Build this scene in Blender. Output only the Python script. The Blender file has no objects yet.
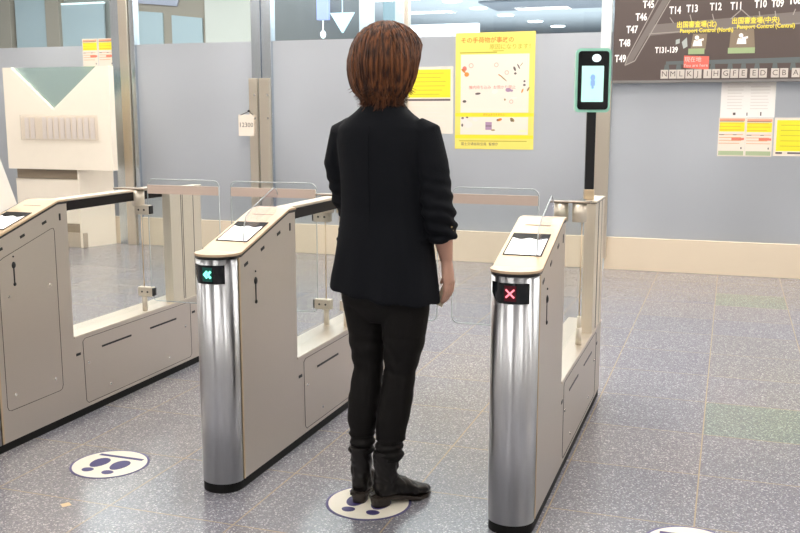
import bpy, bmesh, math, random
from mathutils import Vector, Matrix, noise
random.seed(7)
PI = math.pi
R = math.radians
S = bpy.context.scene
COL = S.collection

# ------------------------------------------------------------------ materials
def nodes(name):
    m = bpy.data.materials.new(name); m.use_nodes = True
    nt = m.node_tree; b = nt.nodes['Principled BSDF']
    return m, nt, b
def mat(name, col, rough=.5, metal=0, emis=None, estr=0, spec=.5, var=0, vscale=8, bump=0, bscale=60, coat=0, stretch=None):
    m, nt, b = nodes(name)
    N = nt.nodes; L = nt.links
    b.inputs['Base Color'].default_value = (*col, 1)
    b.inputs['Roughness'].default_value = rough
    b.inputs['Metallic'].default_value = metal
    b.inputs['Specular IOR Level'].default_value = spec
    b.inputs['Coat Weight'].default_value = coat
    if emis:
        b.inputs['Emission Color'].default_value = (*emis, 1)
        b.inputs['Emission Strength'].default_value = estr
    tc = N.new('ShaderNodeTexCoord'); mp = N.new('ShaderNodeMapping')
    L.new(tc.outputs['Object'], mp.inputs[0])
    if stretch: mp.inputs['Scale'].default_value = stretch
    if var:
        n = N.new('ShaderNodeTexNoise'); n.inputs['Scale'].default_value = vscale; n.inputs['Detail'].default_value = 4
        L.new(mp.outputs[0], n.inputs[0])
        r = N.new('ShaderNodeMixRGB'); r.inputs[1].default_value = (*[c*(1-var) for c in col], 1)
        r.inputs[2].default_value = (*[min(1, c*(1+var)) for c in col], 1)
        L.new(n.outputs[0], r.inputs[0]); L.new(r.outputs[0], b.inputs['Base Color'])
    if bump:
        n = N.new('ShaderNodeTexNoise'); n.inputs['Scale'].default_value = bscale; n.inputs['Detail'].default_value = 3
        L.new(mp.outputs[0], n.inputs[0])
        bp = N.new('ShaderNodeBump'); bp.inputs['Strength'].default_value = bump; bp.inputs['Distance'].default_value = .005
        L.new(n.outputs[0], bp.inputs['Height']); L.new(bp.outputs[0], b.inputs['Normal'])
    return m
def glass(name, tint=(.95,.98,.98), refl=.08, rough=.0, body=0.0, bodycol=(.8,.8,.8)):
    m, nt, b = nodes(name)
    N = nt.nodes; L = nt.links
    t = N.new('ShaderNodeBsdfTransparent'); t.inputs[0].default_value = (*tint, 1)
    g = N.new('ShaderNodeBsdfGlossy'); g.inputs['Roughness'].default_value = rough
    lw = N.new('ShaderNodeLayerWeight'); lw.inputs[0].default_value = .25
    ad = N.new('ShaderNodeMath'); ad.operation = 'MULTIPLY_ADD'; ad.inputs[1].default_value = .5; ad.inputs[2].default_value = refl*.4
    L.new(lw.outputs['Fresnel'], ad.inputs[0])
    mx = N.new('ShaderNodeMixShader'); L.new(ad.outputs[0], mx.inputs[0]); L.new(t.outputs[0], mx.inputs[1]); L.new(g.outputs[0], mx.inputs[2])
    out = N['Material Output']
    if body:
        d = N.new('ShaderNodeBsdfDiffuse'); d.inputs[0].default_value = (*bodycol, 1)
        m2 = N.new('ShaderNodeMixShader'); m2.inputs[0].default_value = body
        L.new(mx.outputs[0], m2.inputs[1]); L.new(d.outputs[0], m2.inputs[2]); L.new(m2.outputs[0], out.inputs[0])
    else: L.new(mx.outputs[0], out.inputs[0])
    return m
def frosted(name, col):
    m, nt, b = nodes(name)
    N = nt.nodes; L = nt.links
    tc = N.new('ShaderNodeTexCoord'); n = N.new('ShaderNodeTexNoise')
    n.inputs['Scale'].default_value = .7; n.inputs['Detail'].default_value = 1
    L.new(tc.outputs['Object'], n.inputs[0])
    r = N.new('ShaderNodeValToRGB')
    r.color_ramp.elements[0].position = .35; r.color_ramp.elements[1].position = .65
    r.color_ramp.elements[0].color = (*[c*.88 for c in col], 1); r.color_ramp.elements[1].color = (*[c*1.12 for c in col], 1)  # blotches of uneven film and of light from behind, put into the colour
    L.new(n.outputs[0], r.inputs[0])
    d = N.new('ShaderNodeBsdfDiffuse'); L.new(r.outputs[0], d.inputs[0])
    tr = N.new('ShaderNodeBsdfTranslucent'); L.new(r.outputs[0], tr.inputs[0])
    g = N.new('ShaderNodeBsdfGlossy'); g.inputs['Roughness'].default_value = .42; g.inputs[0].default_value = (.8,.85,.9,1)
    a = N.new('ShaderNodeMixShader'); a.inputs[0].default_value = .45
    L.new(d.outputs[0], a.inputs[1]); L.new(tr.outputs[0], a.inputs[2])
    c = N.new('ShaderNodeMixShader'); c.inputs[0].default_value = .12
    L.new(a.outputs[0], c.inputs[1]); L.new(g.outputs[0], c.inputs[2])
    L.new(c.outputs[0], N['Material Output'].inputs[0])
    return m
def steel(name, col, rough, stretch=(1,1,40), aniso=.0, bs=60):
    m, nt, b = nodes(name)
    N = nt.nodes; L = nt.links
    b.inputs['Base Color'].default_value = (*col, 1); b.inputs['Metallic'].default_value = 1
    tc = N.new('ShaderNodeTexCoord'); mp = N.new('ShaderNodeMapping'); mp.inputs['Scale'].default_value = stretch
    L.new(tc.outputs['Object'], mp.inputs[0])
    n = N.new('ShaderNodeTexNoise'); n.inputs['Scale'].default_value = bs; n.inputs['Detail'].default_value = 3
    L.new(mp.outputs[0], n.inputs[0])
    mr = N.new('ShaderNodeMapRange'); mr.inputs['To Min'].default_value = rough*.85; mr.inputs['To Max'].default_value = rough*1.2
    L.new(n.outputs[0], mr.inputs[0]); L.new(mr.outputs[0], b.inputs['Roughness'])
    r = N.new('ShaderNodeMixRGB'); r.inputs[1].default_value = (*[c*.93 for c in col], 1); r.inputs[2].default_value = (*[min(1, c*1.07) for c in col], 1)
    L.new(n.outputs[0], r.inputs[0]); L.new(r.outputs[0], b.inputs['Base Color'])
    b.inputs['Anisotropic'].default_value = aniso
    if aniso:
        tg = N.new('ShaderNodeTangent'); tg.direction_type = 'RADIAL'; tg.axis = 'Z'
        L.new(tg.outputs[0], b.inputs['Tangent']); b.inputs['Anisotropic Rotation'].default_value = .25
    return m
def floor_mat(name):
    m, nt, b = nodes(name)
    N = nt.nodes; L = nt.links
    tc = N.new('ShaderNodeTexCoord')
    def noise_(s, d=2):
        n = N.new('ShaderNodeTexNoise'); n.inputs['Scale'].default_value = s; n.inputs['Detail'].default_value = d
        L.new(tc.outputs['Object'], n.inputs[0]); return n
    # stone chips
    vor = N.new('ShaderNodeTexVoronoi'); vor.inputs['Scale'].default_value = 215
    L.new(tc.outputs['Object'], vor.inputs[0])
    sep = N.new('ShaderNodeSeparateColor'); L.new(vor.outputs['Color'], sep.inputs[0])
    cr = N.new('ShaderNodeValToRGB'); cr.color_ramp.interpolation = 'CONSTANT'
    e = cr.color_ramp.elements
    e[0].color = (0.165,0.166,0.190,1)
    e[1].position = .25; e[1].color = (0.197,0.194,0.218,1)
    for p, c in ((.5,(0.230,0.221,0.236,1)), (.7,(0.185,0.183,0.208,1)), (.80,(0.330,0.325,0.345,1)), (.93,(0.52,0.51,0.50,1))):
        x = e.new(p); x.color = c
    L.new(sep.outputs[0], cr.inputs[0])
    # tile tint
    sx = N.new('ShaderNodeSeparateXYZ'); L.new(tc.outputs['Object'], sx.inputs[0])
    def M(op, a, v=None, b2=None):
        n = N.new('ShaderNodeMath'); n.operation = op
        if hasattr(a, 'is_linked') : L.new(a, n.inputs[0])
        else: n.inputs[0].default_value = a
        if v is not None:
            if hasattr(v, 'is_linked'): L.new(v, n.inputs[1])
            else: n.inputs[1].default_value = v
        return n.outputs[0]
    T = .485
    ux = M('DIVIDE', M('ADD', sx.outputs[0], .535 + 40*T), T)
    uy = M('DIVIDE', M('ADD', sx.outputs[1], -3.13 + 40*T), T)
    cx = N.new('ShaderNodeCombineXYZ'); L.new(M('FLOOR', ux), cx.inputs[0]); L.new(M('FLOOR', uy), cx.inputs[1])
    wn = N.new('ShaderNodeTexWhiteNoise'); wn.noise_dimensions = '2D'; L.new(cx.outputs[0], wn.inputs[0])
    tr = N.new('ShaderNodeValToRGB'); tr.color_ramp.interpolation = 'CONSTANT'
    t = tr.color_ramp.elements
    t[0].color = (.96,.97,1.0,1); t[1].position = .3; t[1].color = (1,1,1.03,1)
    for p, c in ((.55,(1.05,1.02,1,1)), (.78,(.96,.96,1.0,1)), (.94,(1.03,1.01,.97,1))):
        x = t.new(p); x.color = c
    L.new(wn.outputs[0], tr.inputs[0])
    mu = N.new('ShaderNodeMixRGB'); mu.blend_type = 'MULTIPLY'; mu.inputs[0].default_value = 1
    L.new(cr.outputs[0], mu.inputs[1]); L.new(tr.outputs[0], mu.inputs[2])
    # green tint multiplied into two tile cells
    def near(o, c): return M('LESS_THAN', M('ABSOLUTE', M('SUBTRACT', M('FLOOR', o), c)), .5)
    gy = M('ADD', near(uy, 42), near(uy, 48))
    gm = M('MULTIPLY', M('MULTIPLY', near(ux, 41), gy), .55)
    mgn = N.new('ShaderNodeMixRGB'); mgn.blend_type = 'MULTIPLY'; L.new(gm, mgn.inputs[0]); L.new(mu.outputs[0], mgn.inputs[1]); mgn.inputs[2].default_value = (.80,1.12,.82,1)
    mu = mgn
    # grout
    fx = M('ABSOLUTE', M('SUBTRACT', M('FRACT', ux), .5)); fy = M('ABSOLUTE', M('SUBTRACT', M('FRACT', uy), .5))
    g = M('GREATER_THAN', M('MAXIMUM', fx, fy), .5 - .0055)
    mg = N.new('ShaderNodeMixRGB'); L.new(g, mg.inputs[0]); L.new(mu.outputs[0], mg.inputs[1]); mg.inputs[2].default_value = (.37,.295,.21,1)
    L.new(mg.outputs[0], b.inputs['Base Color'])
    n2 = noise_(3, 3)
    mr = N.new('ShaderNodeMapRange'); mr.inputs['To Min'].default_value = .21; mr.inputs['To Max'].default_value = .24
    L.new(n2.outputs[0], mr.inputs[0]); L.new(mr.outputs[0], b.inputs['Roughness'])
    b.inputs['Specular IOR Level'].default_value = .85
    return m

M_side = steel('brushed_side_panel', (.69,.63,.57), .40, (1,1,30))
M_col = steel('brushed_column', (.60,.61,.63), .30, (1,1,.05), .92, 260)
M_top = mat('champagne_plate', (.66,.49,.32), .42, .3, var=.04, vscale=30)
M_edge = mat('champagne_edge', (.72,.57,.38), .35, .5)
M_black = mat('black_plastic', (.012,.012,.013), .35)
M_gloss = mat('black_gloss', (.008,.01,.012), .08)
M_plinth = mat('black_plinth', (.006,.006,.006), .6, spec=.2)
M_seam = mat('panel_seam', (.10,.085,.07), .6)
M_chrome = mat('chrome', (.75,.73,.7), .18, 1)
M_ledge = mat('ledge_metal', (.74,.66,.57), .30, .7, var=.04, vscale=12)
M_rail = mat('rail_metal', (.70,.60,.48), .38, .5)
M_railside = mat('rail_dark_side', (.010,.008,.008), .45, spec=.2)
M_post = mat('warm_post', (.80,.72,.60), .38, .55, var=.03, vscale=3)
M_sideglass = glass('side_glass_clear', (.97,.98,.97), .0, .05)
M_sideglass.node_tree.nodes['Math'].inputs[1].default_value = .12
M_bracket = mat('bracket_plastic', (.66,.60,.50), .35, .3)
M_glass = glass('clear_glass', (.93,.97,.96), .10)
M_flap = glass('flap_glass', (.955,.97,.97), .04)
M_flap.node_tree.nodes['Math'].inputs[1].default_value = .25
M_band = glass('flap_band', (.8,.7,.65), .05, .3, .72, (.86,.70,.60))
M_gedge = glass('glass_edge', (.8,.86,.86), .3, .1, .45, (.80,.84,.84))
M_shield = glass('shield_plastic', (.955,.945,.975), .03)
M_shield.node_tree.nodes['Math'].inputs[1].default_value = .2
M_reader = mat('reader_window', (.9,.9,.9), .15, emis=(1,.97,.93), estr=.7)
M_green = mat('green_led', (.05,.8,.5), .4, emis=(.25,1,.72), estr=1.6)
M_greenglow = mat('green_display', (.0,.05,.04), .3, emis=(.0,.30,.22), estr=.07)
M_red = mat('red_led', (.9,.1,.15), .4, emis=(1,.22,.27), estr=1.6)
M_redglow = mat('red_display', (.03,.0,.004), .3, emis=(.5,.0,.03), estr=.06)
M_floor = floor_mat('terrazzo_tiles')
M_white = mat('cream_laminate', (.96,.87,.73), .45, var=.02)
M_white2 = mat('white_board', (.93,.90,.84), .4)
M_brown = mat('brown_recess', (.30,.235,.165), .5)
M_taupe = mat('taupe_laminate', (.50,.42,.33), .5)
M_frost = frosted('frosted_film', (.56,.572,.59))
M_baseb = mat('beige_baseboard', (.80,.68,.52), .38, .15, var=.05, vscale=1.5)
M_mull = steel('mullion_blue_metal', (.62,.68,.74), .25, (30,30,1))
M_mullw = steel('mullion_warm_metal', (.86,.78,.66), .3, (30,30,1))
M_ceil = mat('ceiling_paint', (.75,.74,.72), .8)
M_wall = mat('wall_paint', (.60,.57,.53), .7)
M_wallb = mat('hall_wall', (.62,.63,.62), .7)
M_tape = mat('print_text_dark', (.10,.08,.07), .6)

# ------------------------------------------------------------------ mesh helpers
def link(name, me, m=None, parent=None):
    o = bpy.data.objects.new(name, me); COL.objects.link(o)
    if m is not None:
        for q in (m if isinstance(m, (list, tuple)) else [m]): me.materials.append(q)
    if parent: o.parent = parent
    return o
def empty(name, loc=(0,0,0), rz=0):
    o = bpy.data.objects.new(name, None); COL.objects.link(o); o.location = loc; o.rotation_euler = (0,0,rz); o.empty_display_size = .1
    return o
def tag(o, label, cat, group=None):
    o['label'] = label; o['category'] = cat
    if group: o['group'] = group
    return o
def structure(o): o['kind'] = 'structure'; return o
class MB:
    def __init__(s): s.bm = bmesh.new(); s.mi = 0
    def face(s, vs):
        f = s.bm.faces.new([s.bm.verts.new(v) for v in vs]); f.material_index = s.mi; return f
    def box(s, x0, x1, y0, y1, z0, z1, bev=0, M=None):
        t = bmesh.new()
        bmesh.ops.create_cube(t, size=1)
        bmesh.ops.scale(t, vec=(x1-x0, y1-y0, z1-z0), verts=t.verts)
        bmesh.ops.translate(t, vec=((x0+x1)/2, (y0+y1)/2, (z0+z1)/2), verts=t.verts)
        if bev: bmesh.ops.bevel(t, geom=t.edges[:], offset=bev, segments=2, affect='EDGES', profile=.5)
        s.merge(t, M); return s
    def merge(s, t, M=None):
        if M is not None: bmesh.ops.transform(t, matrix=M, verts=t.verts)
        mp = {v: s.bm.verts.new(v.co) for v in t.verts}
        for f in t.faces:
            try:
                g = s.bm.faces.new([mp[v] for v in f.verts]); g.material_index = s.mi; g.smooth = f.smooth
            except ValueError: pass
        t.free()
    def prism(s, pts, a, b, axis='z', zf=None, smooth=False):
        """extrude outline pts (2D) from a to b along axis. zf: function giving the top height from (x,y)."""
        def P(p, h):
            if axis == 'z': return (p[0], p[1], h)
            if axis == 'x': return (h, p[0], p[1])
            return (p[0], h, p[1])
        lo = [s.bm.verts.new(P(p, a)) for p in pts]
        hi = [s.bm.verts.new(P(p, zf(p) if zf else b)) for p in pts]
        n = len(pts)
        fs = [s.bm.faces.new(hi), s.bm.faces.new(lo[::-1])]
        for i in range(n):
            f = s.bm.faces.new([lo[i], lo[(i+1) % n], hi[(i+1) % n], hi[i]]); f.smooth = smooth; fs.append(f)
        for f in fs: f.material_index = s.mi
        return s
    def cyl(s, p0, p1, r0, r1=None, n=20, smooth=True):
        return s.tube([p0, p1], [r0, r0 if r1 is None else r1], n, smooth)
    def tube(s, pts, rad, n=12, smooth=True, flat=1.0, up=None):
        pts = [Vector(p) for p in pts]; rings = []
        prev = None
        for i, p in enumerate(pts):
            d = (pts[min(i+1, len(pts)-1)] - pts[max(i-1, 0)]).normalized()
            if prev is None:
                u = Vector(up) if up else (Vector((1,0,0)) if abs(d.x) < .9 else Vector((0,1,0)))
            else: u = prev
            u = (u - d*u.dot(d)).normalized(); prev = u
            v = d.cross(u)
            r = rad[i] if isinstance(rad, (list, tuple)) else rad
            rx, ry = (r if isinstance(r, (list, tuple)) else (r, r*flat))
            rings.append([s.bm.verts.new(p + u*rx*math.cos(2*PI*k/n) + v*ry*math.sin(2*PI*k/n)) for k in range(n)])
        for a, b in zip(rings, rings[1:]):
            for k in range(n):
                f = s.bm.faces.new([a[k], a[(k+1) % n], b[(k+1) % n], b[k]]); f.smooth = smooth; f.material_index = s.mi
        f = s.bm.faces.new(rings[0][::-1]); f.material_index = s.mi
        f = s.bm.faces.new(rings[-1]); f.material_index = s.mi
        return s
    def loft(s, rings, n=36, p=2.2):
        """rings: (z, cx, cy, rx, ry) horizontal superellipses"""
        R_ = []
        for z, cx, cy, rx, ry in rings:
            q = []
            for k in range(n):
                a = 2*PI*k/n; c, d = math.cos(a), math.sin(a)
                q.append(s.bm.verts.new((cx + rx*math.copysign(abs(c)**(2/p), c), cy + ry*math.copysign(abs(d)**(2/p), d), z)))
            R_.append(q)
        for a, b in zip(R_, R_[1:]):
            for k in range(n):
                f = s.bm.faces.new([a[k], a[(k+1) % n], b[(k+1) % n], b[k]]); f.smooth = True; f.material_index = s.mi
        f = s.bm.faces.new(R_[0][::-1]); f.material_index = s.mi
        f = s.bm.faces.new(R_[-1]); f.material_index = s.mi
        return s
    def ell(s, c, r, n=20, M=None):
        t = bmesh.new(); bmesh.ops.create_uvsphere(t, u_segments=n, v_segments=max(8, n*2//3), radius=1)
        bmesh.ops.scale(t, vec=r, verts=t.verts)
        for f in t.faces: f.smooth = True
        if M is not None: bmesh.ops.transform(t, matrix=M, verts=t.verts)
        bmesh.ops.translate(t, vec=c, verts=t.verts)
        s.merge(t); return s
    def build(s, name, m=None, parent=None):
        bmesh.ops.recalc_face_normals(s.bm, faces=s.bm.faces)
        me = bpy.data.meshes.new(name); s.bm.to_mesh(me); s.bm.free()
        return link(name, me, m, parent)
def build_split(mb, name, m=None, parent=None, weld=False):
    """one object per loose piece"""
    bm = mb.bm
    if weld: bmesh.ops.remove_doubles(bm, verts=bm.verts, dist=1e-6)
    bm.verts.ensure_lookup_table(); seen = set(); out = []
    for v0 in list(bm.verts):
        if v0 in seen: continue
        st = [v0]; isl = []; seen.add(v0)
        while st:
            v = st.pop(); isl.append(v)
            for e in v.link_edges:
                u = e.other_vert(v)
                if u not in seen: seen.add(u); st.append(u)
        q = MB(); mp = {v: q.bm.verts.new(v.co) for v in isl}
        for f in {f for v in isl for f in v.link_faces}:
            g = q.bm.faces.new([mp[v] for v in f.verts]); g.smooth = f.smooth; g.material_index = f.material_index
        out.append(q.build(name, m, parent))
    bm.free(); return out
def remesh(o, voxel, smooth=6, disp=None):
    """bake a voxel union + smoothing (and optional fold displacement function) into the mesh"""
    md = o.modifiers.new('r', 'REMESH'); md.mode = 'VOXEL'; md.voxel_size = voxel; md.use_smooth_shade = True
    sm = o.modifiers.new('s', 'SMOOTH'); sm.iterations = smooth; sm.factor = .5
    dg = bpy.context.evaluated_depsgraph_get(); dg.update()
    me = bpy.data.meshes.new_from_object(o.evaluated_get(dg), preserve_all_data_layers=False, depsgraph=dg)
    o.modifiers.clear(); old = o.data; mats = list(old.materials)
    o.data = me; me.name = o.name
    if not len(me.materials):
        for q in mats: me.materials.append(q)
    bpy.data.meshes.remove(old)
    if disp:
        me.update()
        nr = [v.normal.copy() for v in me.vertices]
        for v, nn in zip(me.vertices, nr): v.co = v.co + nn*disp(v.co, nn)
    for p in me.polygons: p.use_smooth = True
    return o
def text_into(bm, s, size, M, align='CENTER', mi=0, bold=0):
    cu = bpy.data.curves.new('t', 'FONT'); cu.body = s; cu.size = size; cu.align_x = align; cu.align_y = 'CENTER'; cu.resolution_u = 2; cu.offset = bold
    o = bpy.data.objects.new('t', cu); COL.objects.link(o)
    dg = bpy.context.evaluated_depsgraph_get(); dg.update()
    me = bpy.data.meshes.new_from_object(o.evaluated_get(dg), depsgraph=dg)
    me.transform(M)
    n0 = len(bm.faces); bm.from_mesh(me); bm.faces.ensure_lookup_table()
    for f in bm.faces[n0:]: f.material_index = mi
    bpy.data.objects.remove(o); bpy.data.curves.remove(cu); bpy.data.meshes.remove(me)
def lettering(name, items, m, parent, align='CENTER', bold=0, sx=1):
    """items: (string, x, y, z, size[, bold offset]) standing text facing -Y"""
    bm = bmesh.new()
    for it in items:
        M = Matrix.Translation(it[1:4]) @ Matrix.Rotation(PI/2, 4, 'X') @ Matrix.Diagonal((sx,1,1,1))
        text_into(bm, it[0], it[4], M, align, 0, bold)
    me = bpy.data.meshes.new(name); bm.to_mesh(me); bm.free()
    return link(name, me, m, parent)

# ------------------------------------------------------------------ setting
YW = 8.40           # glass wall
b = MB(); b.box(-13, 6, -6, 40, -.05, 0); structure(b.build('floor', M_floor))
b = MB(); b.box(-9, 6, -6, YW-.1, 3.6, 3.7); structure(b.build('ceiling', M_ceil))
b = MB(); b.box(-9.1, -9, -6, YW, 0, 3.7); structure(b.build('wall_left', M_wall))
b = MB(); b.box(6, 6.1, -6, 40, 0, 5); structure(b.build('wall_right', M_wall))
b = MB(); b.box(-9, 6, -6.1, -6, 0, 3.7); structure(b.build('wall_back', M_wall))
# dark strips added unseen behind the camera, for streaks reflected in the gate columns
b = MB()
for x in (-7.5, -5.2, -3.1, -1.2, .6, 2.6, 4.6): b.box(x-.22, x+.22, -5.98, -5.6, 0, 3.6)
structure(b.build('trim_1', mat('dark_reflection_strip', (.05,.05,.055), .5)))
# baseboard of the glass wall
b = MB(); b.box(-9, 6, YW-.035, YW+.03, 0, .285, .004); structure(b.build('baseboard_far', M_baseb))
# panes
edges = [-9.0, -5.85, -4.295, -1.045, 6.0]
wi = 1
for i in range(4):
    x0, x1 = edges[i]+.045, edges[i+1]-.045
    if i == 2: segs = [(x0, -2.86), (-2.82, x1)]
    else: segs = [(x0, x1)]
    for (a, c) in segs:
        w = structure(empty('window_%d' % wi, ((a+c)/2, YW, .285))); wi += 1
        h = (c-a)/2
        MB().box(-h, h, -.008, .008, 0, 1.745).build('frosted_pane', M_frost, w)
        MB().box(-h, h, -.008, .008, 1.747, 3.3).build('clear_pane', M_glass, w)
b = MB(); b.box(-9, 6, YW-.06, YW+.06, 3.585, 3.8); structure(b.build('trim_2', M_mull))
# mullions
def mullion(n, x0, x1, parts, warm=None, plate=None):
    m = structure(empty('trim_%d' % n, ((x0+x1)/2, YW, 0))); xc = (x0+x1)/2
    for a, c, mm, d in parts:
        MB().box(a-xc, c-xc, -d, .05, .0, 3.585, .004).build('upright', mm, m)
    if plate: MB().box(plate[0]-xc, plate[1]-xc, -.085, -.05, .1, plate[2], .004).build('door_stile', M_mullw, m)
    return m
mullion(3, -5.98, -5.71, [(-5.98,-5.88,M_mull,.05), (-5.875,-5.77,M_mullw,.07), (-5.765,-5.71,M_mull,.045)])
mullion(4, -4.40, -4.19, [(-4.40,-4.30,M_mull,.05), (-4.29,-4.19,M_mull,.05)], plate=(-4.42, -4.33, 1.68))
MB().box(-4.31+4.295, -4.20+4.295, -.085, -.05, .1, 1.68, .004).build('door_stile', M_mullw, bpy.data.objects['trim_4'])
mullion(5, -1.09, -1.0, [(-1.09,-1.0,mat('mullion_white', (.80,.84,.84), .35, .3),.05)], plate=(-1.13, -.985, 1.62))
mullion(6, -2.86, -2.82, [(-2.86,-2.82,M_mullw,.03)])
b = MB()
for x, z in ((-4.36,1.52), (-4.22,1.52), (-4.36,1.30), (-4.22,1.30)): b.cyl((x, YW-.088, z), (x, YW-.082, z), .012)
o = b.build('trim_7', M_chrome); structure(o)

# hall beyond the glass
b = MB(); b.box(-30, 14, YW+.1, 40, 4.3, 4.4); structure(b.build('ceiling_far_hall', mat('far_ceiling', (.62,.66,.70), .6)))
b = MB(); b.box(-30, 14, 39, 39.2, 0, 4.4); structure(b.build('wall_far', mat('far_wall', (.22,.26,.30), .6)))

def at_beyond(X0, X1, Y, z0, z1, m, name, label, cat, t=.3, group=None):
    o = MB().box(X0, X1, Y, Y+t, z0, z1, .01).build(name, m); 
    return tag(o, label, cat, group)
M_pane = mat('pale_blue_panel', (.50,.60,.63), .4)
M_bcol = mat('beige_pillar', (.40,.34,.27), .6)
M_cream = mat('cream_pillar', (.72,.70,.62), .6)
M_dgrey = mat('grey_shutter', (.22,.22,.22), .6, var=.1, vscale=1.2, stretch=(8,1,1))
# shop front seen through the clear glass, left
sf = empty('shop_front', (-9.5, 13, 0))
tag(sf, 'beige framed shop front with pale blue panes beyond the glass, far left', 'shop front')
def sfb(name, x0, x1, y0, y1, z0, z1, m): MB().box(x0+9.5, x1+9.5, y0-13, y1-13, z0, z1, .01).build(name, m, sf)
sfb('wall_panel', -12.6, -6.95, 13.05, 13.3, 0, 4.2, mat('shop_grey', (.33,.34,.31), .6))
for x0, x1 in ((-11.05,-10.3), (-9.98,-9.1), (-8.42,-8.1), (-7.98,-7.62)): pass

# ------------------------------------------------------------------ gates
XH = .077; D = .55; LEN = 1.68
def ztop(y):
    if y < .10: return .867
    if y < .49: return .867 + (y-.10)*.2975
    return .983
def nose(r=XH, y0=0.0, depth=.070, n=24, y1=.1, inset=0):
    pts = []
    for i in range(n+1):
        a = PI + PI*i/n
        pts.append((r*math.cos(a), y0+depth + depth*math.sin(a)))
    return [( -r, y1)] + pts + [(r, y1)] if y1 > y0+depth else pts
def make_gate(kind, loc, label, doors, rail=True, hinges=(-1, 1)):
    g = empty('ticket_gate', loc)
    tag(g, label, 'ticket gate', 'airport ticket gates')
    # plinth
    b = MB(); b.prism(nose(XH-.002, .001, .070, y1=.55), 0, .034); b.box(-XH+.002, XH-.002, .55, LEN, 0, .034); b.build('plinth', M_plinth, g)
    # front column
    b = MB(); b.prism(nose(XH, 0, .070, 32, .075), .034, 0, zf=lambda p: ztop(p[1])-.014, smooth=True)
    MBf = b.build('front_column', M_col, g)
    for p in MBf.data.polygons:
        if abs(p.normal.z) > .3: p.use_smooth = False
    # recessed black joint
    b = MB(); b.prism([(-XH+.003,.075),(XH-.003,.075),(XH-.003,.083),(-XH+.003,.083)], .034, 0, zf=lambda p: ztop(p[1])-.014); b.build('black_joint', M_black, g)
    # edge trim
    b = MB(); b.prism([(-XH-.001,.083),(XH+.001,.083),(XH+.001,.092),(-XH-.001,.092)], .034, 0, zf=lambda p: ztop(p[1])-.014); b.build('edge_trim', M_edge, g)
    # cabinet body
    b = MB()
    ys = [.132, .49, D]
    b.prism([(.092,.034),(D,.034),(D,ztop(D)-.014),(.49,ztop(.49)-.014),(.092,ztop(.092)-.014)], -XH, XH, axis='x')
    cab = b.build('cabinet', M_side, g)
    # details on both side faces
    for s in (-1, 1):
        X = s*XH
        def quad(b, y0, y1, z0, z1, d=.0015, sl=0):
            x = X+s*d
            pts = [(x,y0,z0),(x,y1,z0+sl*(y1-y0)),(x,y1,z1+sl*(y1-y0)),(x,y0,z1)]
            b.face(pts)
        b = MB()
        for y in (.125, .255, .39): 
            b.box(X-.002, X+s*.0015, -.014, .014, -.0055, .0055, M=Matrix.Translation((0, y+.012, ztop(y)-.052)) @ Matrix.Rotation(.30, 4, 'X'))
        b.box(min(X-.002, X+s*.0015), max(X-.002, X+s*.0015), .497, .507, .90, .93)
        build_split(b, 'vent_slot', M_black, g)
        b = MB()
        b.tube([(X-s*.004,.207,.668),(X-s*.004,.207,.764)], [.0062,.0062], 12)
        b.ell((X, .207, .75), (.006,.011,.014)); b.ell((X,.207,.672), (.005,.008,.008))
        b.ell((X, .207, .785), (.004,.004,.004), 8)
        b.build('slide_latch', M_black, g)
        if doors:
            # access door with rounded corners
            y0, y1, z0, z1a, z1b = .12, .462, .16, .81, .868
            ring = []
            pts = [(y0,z0),(y1,z0),(y1,z1b),(y0+.02,z1a-.03)]
            b = MB(); rr = .02; x = X+s*.0004
            path = [(y0+rr,z0),(y1-rr,z0),(y1-.006,z0+.006),(y1,z0+rr),(y1,.86),(y1-.006,.872),(y1-.02,.871),(y0+.03,.787),(y0+.008,.777),(y0,.76),(y0,z0+rr),(y0+.006,z0+.006),(y0+rr,z0)]
            b.tube([(x,p[0],p[1]) for p in path], .0013, 6)
            b.build('access_door', M_seam, g)
            b = MB()
            for y, z in ((.17,.626),(.415,.633),(.17,.22),(.415,.22)):
                b.cyl((X-s*.002,y,z),(X+s*.002,y,z), .0065, n=14)
            build_split(b, 'door_lock', M_chrome, g)
    # top plate
    out = nose(XH+.004, -.004, .074, 28, D+.004)
    ys = [.1 + .04*i for i in range(12)]
    def plate(b, off0, off1, pts):
        # subdivide the long sides so the plate follows the slope
        L_, T_ = [], []
        full = []
        r = pts[-1][0]
        arc = pts[1:-1]
        right = [(r, y) for y in (.49, D+.004)]; left = [(-r, y) for y in (D+.004, .49)]
        full = arc + [(r,.10)] + right + left + [(-r,.10)]
        top = [b.bm.verts.new((p[0], p[1], ztop(p[1])+off1)) for p in full]
        bot = [b.bm.verts.new((p[0], p[1], ztop(p[1])+off0)) for p in full]
        n = len(full); na = len(arc)
        for V, flip in ((top, 0), (bot, 1)):
            # nose cap, slope, flat
            A, B, C_, Dd, E, F = na, na+1, na+2, na+3, na+4, na+5
            for idx in (list(range(na))+[A, F], [F, A, B, E], [E, B, C_, Dd]):
                f = b.bm.faces.new([V[i] for i in (idx[::-1] if flip else idx)])
        for i in range(n):
            f = b.bm.faces.new([bot[i], bot[(i+1) % n], top[(i+1) % n], top[i]])
    b = MB(); plate(b, -.004, .004, out); tp = b.build('top_plate', M_top, g)
    b = MB(); plate(b, -.014, -.004, nose(XH+.0015, -.0015, .0715, 28, D+.0015)); b.build('plate_seal', M_black, g)
    # document reader on the slope; local (x, y) -> point on plate
    def SP(x, y, d): return (x, y, ztop(y) + .004 + d)
    def strip(b, pts, d): b.face([SP(x, y, d) for x, y in pts])
    # bezel: thin black frame
    b = MB(); xa, xb, ya, yb = -.065, .056, .184, .352
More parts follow.
